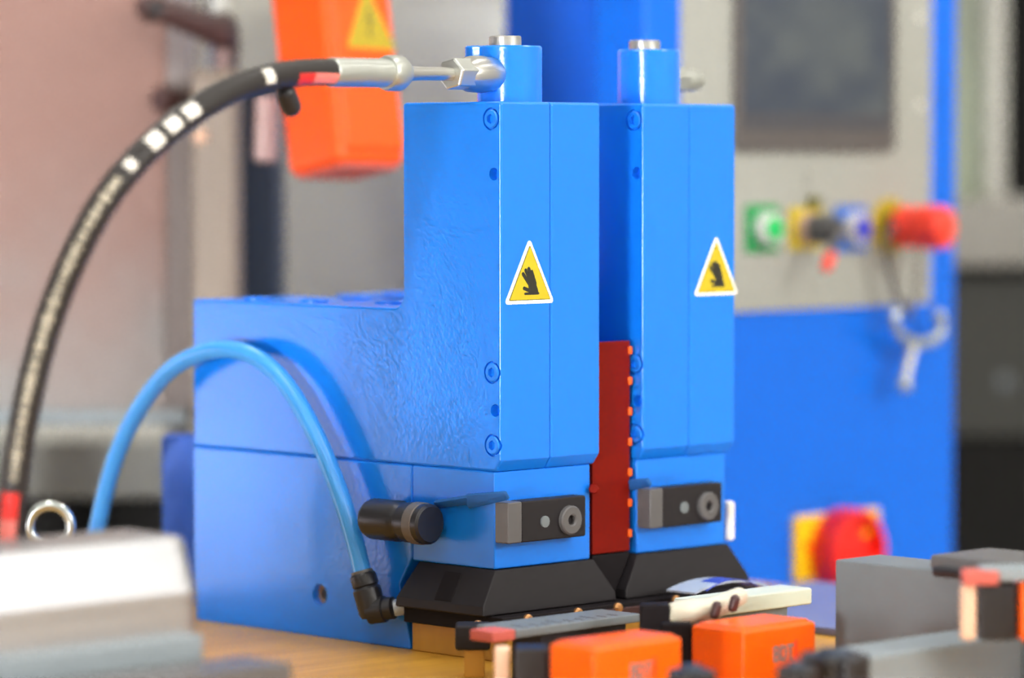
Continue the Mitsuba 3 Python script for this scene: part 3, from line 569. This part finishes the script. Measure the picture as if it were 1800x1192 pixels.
put(t, lathe([(0, 0), (0.009, 0), (0.0115, .003), (0.0115, .016), (0.006, .022), (0.006, np.linalg.norm(b - a)), (0, np.linalg.norm(b - a))], a, b - a, 28), 'handle_brown', frame='w')
# orange electrical box, hanging slightly tilted
t = thing('electrical_box', 'tilted orange electrical box with a yellow warning triangle, behind the silver hose fittings', 'box')
Rz = trimesh.transformations.rotation_matrix(math.radians(-6.2), [0, 1, 0]) @ trimesh.transformations.rotation_matrix(math.radians(-8), [1, 0, 0])
piv = wp(597, 287, 3.05)
def tilt(m):
    m = trimesh.Trimesh(np.array(m.vertices) @ MF.T, m.faces, process=False); m.apply_transform(Rz); m.apply_translation(piv); return m
HB = 0.19
BW, BD = 0.077, 0.068
put(t + '__case', tilt(rbox(0, BW, 0, BD, 0, HB, 0.008, 16)), 'orange_box', frame='w')
put(t + '__cover', tilt(rbox(0.006, BW - 0.004, -0.004, 0.004, 0.012, HB - 0.006, 0.003, 12)), 'orange_box', frame='w', label='raised front cover')
put(t + '__bottom_plate', tilt(rbox(0.006, BW - 0.006, 0.004, BD - 0.006, -0.003, 0.003, 0.002)), 'red_worn', frame='w')
k_ = t + '__warning_sticker'
uc, zb_, s_ = 0.046, 0.098, 0.028
tri = sg.Polygon([(uc - s_, zb_), (uc + s_, zb_), (uc, zb_ + 0.056)])
put(k_, tilt(along_v(bev(tri.buffer(-.002, join_style=2).buffer(.002), 0.0008, .0002, 1), -0.004)), 'yellow_olive', 20, 'olive yellow warning triangle', frame='w')
g_ = affinity.translate(affinity.scale(bolt, 1.0, 1.15, origin=(0, 0)), uc, zb_ + 0.003)
put(k_ + '__pictogram', tilt(along_v(bev(g_, 0.0004, .0001, 1), -0.0048)), 'sign_line', False, frame='w')
put(t + '__hanger', wbox(piv[0] - 0.055, piv[0] - 0.015, piv[1] + 0.05, 3.748, 1.405, 1.43), 'steel_dark', False, frame='w')
t = thing('toggle', 'short black toggle hanging below the hose in front of the orange box', 'toggle')
put(t, hull([wp(503, 166, 2.436), wp(511, 187, 2.44)], 0.0068, 20), 'black_plastic', frame='w')
# dark blue box and bright ring behind the aluminium block
t = thing('blue_box', 'plain dark blue upright box just behind the left end of the front unit', 'box')
put(t, fbox(284, 372, 768, 1300, 2.90, 0.04).apply_translation((0, 0, 0)) if False else rbox(wp(284, 800, 2.9)[0], wp(350, 800, 2.9)[0], 2.9, 2.94, CAM[2] + TABLE, wp(300, 768, 2.9)[2], 0.002), 'paint_blue_dark', frame='w')
t = thing('steel_ring', 'round bright steel ring standing between the black hose and the blue air tube', 'ring')
q = wp(88, 925, 2.72); m = trimesh.creation.torus(0.0155, 0.0042, major_sections=40, minor_sections=16)
m.apply_transform(trimesh.transformations.rotation_matrix(math.pi / 2, [1, 0, 0])); m.apply_translation(q)
put(t + '__ring', m, 'chrome', 60, frame='w')
put(t + '__stem', lathe(rod(0.005, q[2] - 0.016 - CAM[2] - TABLE), (q[0], q[1], CAM[2] + TABLE), (0, 0, 1), 24), 'steel', frame='w')

# ------------------------------------------------------------------ background on the right
t = thing('rear_machine', 'dark grey machine with a greenish windowpane, far behind at the right edge', 'machine')
d = 4.3
put(t + '__post', fbox(1732, 1772, -60, 352, d, 0.05), 'post_beige', frame='w', label='pale grey upright')
put(t + '__window_panel', fbox(1600, 1735, -60, 352, d + 0.02, 0.03), 'panel_green', frame='w', label='greenish windowpane panel')
put(t + '__door', fbox(1772, 1960, -60, 346, d + 0.015, 0.04), 'black_door', frame='w', label='black door')
put(t + '__beam', fbox(1580, 1960, 352, 468, d - 0.03, 0.12), 'beam_grey', frame='w', label='grey cross beam')
put(t + '__panel', fbox(1580, 1960, 482, 768, d, 0.08), 'charcoal', frame='w', label='dark grey panel')
put(t + '__recess', fbox(1580, 1960, 466, 484, d + 0.02, 0.05), 'charcoal_deep', frame='w')
put(t + '__base', fbox(1580, 1960, 768, 1300, d + 0.01, 0.08, floor=True), 'charcoal_deep', frame='w', label='black base')
q = wp(1766, 672, d); put(t + '__panel__bolt', lathe([(0, 0), (0.009, 0), (0.008, .004), (0, .006)], q, (0, -1, 0), 20), 'steel_grey', frame='w')

# ------------------------------------------------------------------ foreground
# aluminium block on the left
a = mp(335, 950, d=2.22); u1, v1 = a[0], a[1]; zt = a[2] + 0.004
prof = sg.Polygon([(v1, zt), (v1 + 0.05, zt + 0.001), (v1 + 0.05, TABLE), (v1 - 0.012, TABLE), (v1 - 0.012, mp(335, 1040, v=v1 - 0.012)[2])])
t = thing('aluminium_block', 'big bright aluminium block with a sloping face in the left foreground', 'block')
put(t + '__block', along_u(bev(prof.buffer(-.004, join_style=2).buffer(.004), 0.42, 0.012, 5), u1 - 0.42), 'aluminium', 40)
zl = mp(335, 1115, v=v1 - 0.02)[2]
put(t + '__ledge', rbox(u1 - 0.42, u1 - 0.010, v1 - 0.024, v1 - 0.0122, TABLE, zl, 0.0015), 'steel_grey_light', label='lower grey ledge')
# dark bar in front of it
t = thing('steel_bar', 'dark grey square steel bar lying in front of the aluminium block', 'bar')
a = mp(514, 1168, d=2.17)
put(t, rbox(a[0] - 0.30, a[0], a[1], a[1] + 0.045, TABLE, a[2] + 0.001, 0.0015), 'steel_dark')

def stop_unit(cx, cy, d, zbase, w, dep, label, tag, knob=True):
    """orange box of a stop with black back post and a peach pin; corner nearest the viewer at the measured place"""
    q = mp(cx, cy, d=d); u, v, zt = q
    t = thing('orange_stop_box', label, 'box', None)
    put(t + '__case', rbox(u, u + w, v, v + dep, zbase, zt, 0.003, 12), 'orange')
    put(t + '__lid', rbox(u + 0.004, u + w - 0.004, v + 0.004, v + dep - 0.004, zt - 0.001, zt + 0.0015, 0.001), 'orange')
    if tag:
        k = t + '__badge'; tx = meshkit.text_mesh('BDT', 0.010, 0.0006, bold=True)
        wd = tx.bounds[1][0] - tx.bounds[0][0]; tx.vertices[:, 0] -= tx.bounds[0][0]
        tx.vertices[:, 0] *= 0.020 / wd
        m = along_v(tx, v); m.apply_translation((u + w * 0.40, 0, zt - 0.0235)); 
        put(k, m, 'steel_grey', False, 'grey lettering on the front')
        put(k + '__accent', rbox(u + w * 0.40 + 0.0215, u + w * 0.40 + 0.0235, v - 0.0006, v + 0.0005, zt - 0.024, zt - 0.011, .0002), 'red_soft')
    return t, u, v, zt
# three orange stop boxes
TB = TABLE
t1, u1_, v1_, zt1 = stop_unit(1045, 1140, 2.30, TB, 0.083, 0.041, 'orange box with grey lettering, left of the other lettered orange box', True)
t2, u2_, v2_, zt2 = stop_unit(1308, 1109, 2.40, TB, 0.074, 0.048, 'orange box with grey lettering, beside the grey block and large black knob', True)

def post_pair(px0, px1, py0, d, zb, label, label2, w2):
    a = wp(px0, py0, d); b = wp(px1, py0, d)
    t = thing('peach_post', label, 'post')
    put(t, rbox(a[0], b[0], d, d + 0.012, CAM[2] + zb, a[2], 0.0025), 'peach', frame='w')
    t = thing('black_post', label2, 'post')
    c = wp(px1 + w2, py0, d)
    put(t, rbox(b[0] + 0.003, c[0], d - 0.006, d + 0.02, CAM[2] + zb, a[2], 0.002), 'black_plastic', frame='w')
post_pair(868, 897, 1138, 2.36, TB, 'narrow peach-coloured post under the red rail end, left of the orange boxes', 'black post between the peach post and the first orange box', 66)
# rail with red end
t = thing('scale_rail', 'grey graduated rail with a red end lying behind the orange boxes', 'rail')
a = mp(862, 1112, d=2.42); ln = mp(1122, 1075, v=a[1])[0] - a[0]
put(t + '__rail', rbox(a[0] + 0.022, a[0] + ln, a[1] - 0.002, a[1] + 0.036, a[2] - 0.006, a[2], 0.001), 'steel_grey')
put(t + '__red_end', rbox(a[0], a[0] + 0.022, a[1] - 0.002, a[1] + 0.02, a[2] - 0.007, a[2] + 0.0005, 0.0012), 'red_worn', label='worn red end')
for i in range(9):
    s = a[0] + 0.035 + i * (ln - 0.045) / 9
    put(t + '__scale_mark', rbox(s, s + 0.0018, a[1] + 0.001, a[1] + (0.016 if i % 3 == 0 else 0.010), a[2] - 0.0004, a[2] + 0.0004, .0002), 'steel_dark')
put(t + '__support', rbox(a[0] + 0.05, a[0] + ln - 0.01, a[1] + 0.002, a[1] + 0.03, TABLE, a[2] - 0.006, 0.001), 'black_oxide')
t = thing('black_block', 'small black block at the left end of the graduated rail on the tan bench', 'block')
q0, q1 = wp(800, 1100, 2.49), wp(862, 1134, 2.49)
put(t + '__block', rbox(q0[0], q1[0], 2.49, 2.515, q1[2] - 0.004, q0[2], 0.002), 'black_oxide', frame='w')
put(t + '__foot', rbox(q0[0] + .006, q1[0] - .004, 2.493, 2.512, CAM[2] + TABLE, q1[2] - .003, .001), 'table_wood', frame='w')
# black post, cream handle and plates behind the second box
t = thing('dark_stop', 'square black stop behind the gap between the two lettered orange boxes', 'stop')
q0, q1 = wp(1126, 1064, 2.46), wp(1178, 1110, 2.46)
put(t, rbox(q0[0], q1[0], 2.46, 2.48, CAM[2] + TABLE, q0[2], 0.0015), 'dark_gap', frame='w')
t = thing('black_bracket', 'black bracket in the gap between the two lettered orange boxes', 'bracket')
q0, q1 = wp(1178, 1096, 2.437), wp(1216, 1192, 2.437)
put(t, rbox(q0[0] - .006, q1[0], 2.437, 2.448, CAM[2] + TABLE, q0[2], 0.0015), 'dark_gap', frame='w')
t = thing('cream_handle', 'curved cream handle with dark slots behind the right lettered orange box', 'handle')
hh_ = smooth_path([wp(1182, 1086, 2.47), wp(1205, 1076, 2.47), wp(1240, 1072, 2.475), (wp(1275, 1060, 2.48)), wp(1300, 1048, 2.49)], 30)
put(t + '__grip', tube(hh_, np.linspace(0.0095, 0.0062, 30), sides=18), 'cream', 60, frame='w')
for a_, b_ in ((1256, 1080), (1288, 1068)):
    put(t + '__slot', hull([wp(a_, b_, 2.462), wp(a_ + 4, b_ - 14, 2.462)], 0.0035, 12), 'handle_brown', frame='w')
put(t + '__stand', lathe(rod(0.006, hh_[10][2] - .004 - CAM[2] - TABLE), (hh_[10][0], hh_[10][1], CAM[2] + TABLE), (0, 0, 1), 20), 'steel_dark', frame='w')
t = thing('paper_strip', 'pale strip with a violet-blue print lying under the stripper of the rear unit', 'strip')
a, b = mp(1168, 1030, v=-0.022), mp(1296, 1012, v=-0.022)
st = [(a[0], -0.052, a[2] - .004), (a[0] + .05, -0.052, a[2] + .001), (b[0], -0.052, b[2] - .006)]
def ribbon(pts, w, th):
    p = smooth_path(pts, 20); V = np.vstack([p, p + [0, w, 0], p + [0, 0, th], p + [0, w, th]]); n = 20; F = []
    def qd(a, b, c, d): F.extend([[a, b, c], [a, c, d]])
    for i in range(n - 1):
        qd(i, i + n, i + n + 1, i + 1); qd(i + 2 * n, i + 2 * n + 1, i + 3 * n + 1, i + 3 * n); qd(i, i + 1, i + 2 * n + 1, i + 2 * n); qd(i + n, i + 3 * n, i + 3 * n + 1, i + n + 1)
    qd(0, 2 * n, 3 * n, n); qd(n - 1, 2 * n - 1, 4 * n - 1, 3 * n - 1)
    m = trimesh.Trimesh(V, F, process=False); m.fix_normals(); return m
put(t + '__strip', ribbon(st, 0.028, 0.0015), 'pale_blue_grey', 30)
put(t + '__print', ribbon([(x + .012 if i == 0 else x - .012 if i == 2 else x, y - .001, z + .0016) for i, (x, y, z) in enumerate(st)], 0.018, 0.0005), 'violet_blue', 30, 'violet-blue print')
put(t + '__rest', rbox(a[0] + .01, b[0] - .01, -0.050, -0.026, TABLE, min(a[2], b[2]) - .009, .001), 'steel_dark')
t = thing('pale_plate', 'pale greenish plate behind the right lettered orange box, below the yellow main switch', 'plate')
a, b = mp(1205, 1082, d=2.52), mp(1428, 1040, v=mp(1205, 1082, d=2.52)[1])
put(t + '__plate', rbox(a[0] + 0.02, b[0], a[1], a[1] + 0.03, a[2] - 0.004, a[2] + 0.008, .0015), 'pale_green')
put(t + '__foot', rbox(a[0] + .02, b[0] - .02, a[1] + .006, a[1] + 0.026, TABLE, a[2] - 0.003, .001), 'steel_grey')

t = thing('steel_plate', 'flat bluish steel plate on the bench between the orange boxes and the grey block', 'plate')
put(t, rbox(0.272, 0.495, -0.12, 0.13, TABLE + 0.0002, TABLE + 0.006, 0.001), 'plate_blue_grey')
# grey block with step and black lever on the right
t = thing('grey_block', 'large grey steel block on the right, in front of the red main switch dial', 'block')
a = mp(1468, 984, d=2.50); ub, vb, zb_ = a
put(t + '__block', rbox(ub, ub + 0.048, vb - 0.30, vb, TABLE, zb_, 0.0012), 'steel_grey')
q = mp(1519, 1157, d=2.27)
put(t + '__base_plate', rbox(q[0], ub - 0.0005, q[1], q[1] + 0.045, TABLE, q[2], 0.002), 'steel_grey_light', label='lighter lower plate in front')
t = thing('black_lever', 'flat black lever lying on top of the grey block at the right edge', 'lever')
a = mp(1634, 975, u=ub - 0.004)
put(t + '__plate', rbox(ub - 0.004, ub + 0.060, a[1] - 0.17, a[1], zb_ + 0.0008, zb_ + 0.0105, .002), 'steel_dark')
a = mp(1640, 1000, u=ub - 0.010); b = mp(1692, 1000, u=ub - 0.010)
put(t + '__tip', rbox(ub - 0.012, ub - 0.002, b[1], a[1], a[2] - 0.005, zb_ + 0.004, 0.002), 'black_plastic', label='black tip')
# third stop at the right edge, standing on the lower plate
zb = mp(1700, 1122, d=2.31)[2]
t = thing('stop_rail', 'short grey rail with a reddish end at the right edge above the black post', 'rail')
a = wp(1692, 1010, 2.30)
put(t + '__rail', rbox(a[0] + .012, a[0] + 0.10, 2.295, 2.325, a[2] - 0.004, a[2] + 0.004, .001), 'steel_grey_light', frame='w')
put(t + '__red_end', rbox(a[0], a[0] + 0.022, 2.292, 2.31, a[2] - 0.006, a[2] + 0.003, .001), 'red_worn', frame='w')
ztop = a[2] - 0.006 - CAM[2]
def pair3():
    a, b, c = wp(1688, 1030, 2.30), wp(1716, 1030, 2.30), wp(1788, 1030, 2.30)
    t = thing('peach_post', 'slim pale peach post in front of the grey block at the right', 'post')
    put(t, rbox(a[0], b[0], 2.296, 2.306, CAM[2] + zb, CAM[2] + ztop, 0.0025), 'peach', frame='w')
    t = thing('black_post', 'wide black post under the short rail at the right edge', 'post')
    put(t, rbox(b[0] + 0.002, c[0], 2.298, 2.318, CAM[2] + zb, CAM[2] + ztop, 0.002), 'black_plastic', frame='w')
    t = thing('orange_stop_box', 'orange box cut off by the right edge of the picture', 'box')
    put(t + '__case', rbox(c[0] + 0.001, c[0] + 0.06, 2.29, 2.325, CAM[2] + zb, CAM[2] + ztop + 0.0015, 0.003), 'orange', frame='w')
pair3()
# knobs in front of the orange boxes
def star_knob(px, py, d, r, label):
    q = mp(px, py, d=d); t = thing('star_knob', label, 'knob')
    lob = unary_union([sg.Point(0, 0).buffer(r * .8)] + [sg.Point(r * .72 * math.cos(a), r * .72 * math.sin(a)).buffer(r * .33) for a in np.arange(7) * 2 * math.pi / 7]).buffer(-.001).buffer(.001, resolution=4)
    m = bev(lob, r * .9, 0.002, 3); m.apply_translation((q[0], q[1], q[2] - r * .9))
    put(t + '__grip', m, 'black_plastic', 40)
    put(t + '__cap', lathe([(0, 0), (r * .5, 0), (r * .45, .003), (0, .0042)], (q[0], q[1], q[2]), (0, 0, 1), 28), 'column_navy')
    put(t + '__stud', lathe(rod(0.005, q[2] - r * .9 - TABLE), (q[0], q[1], TABLE), (0, 0, 1), 20), 'steel')
star_knob(1215, 1178, 2.24, 0.0145, 'black knob at the bottom edge between the two lettered orange boxes')
star_knob(1466, 1150, 2.24, 0.021, 'large black knob in front of the right lettered orange box')
star_knob(1400, 1172, 2.2, 0.012, 'small dark knob at the bottom edge left of the large black knob')
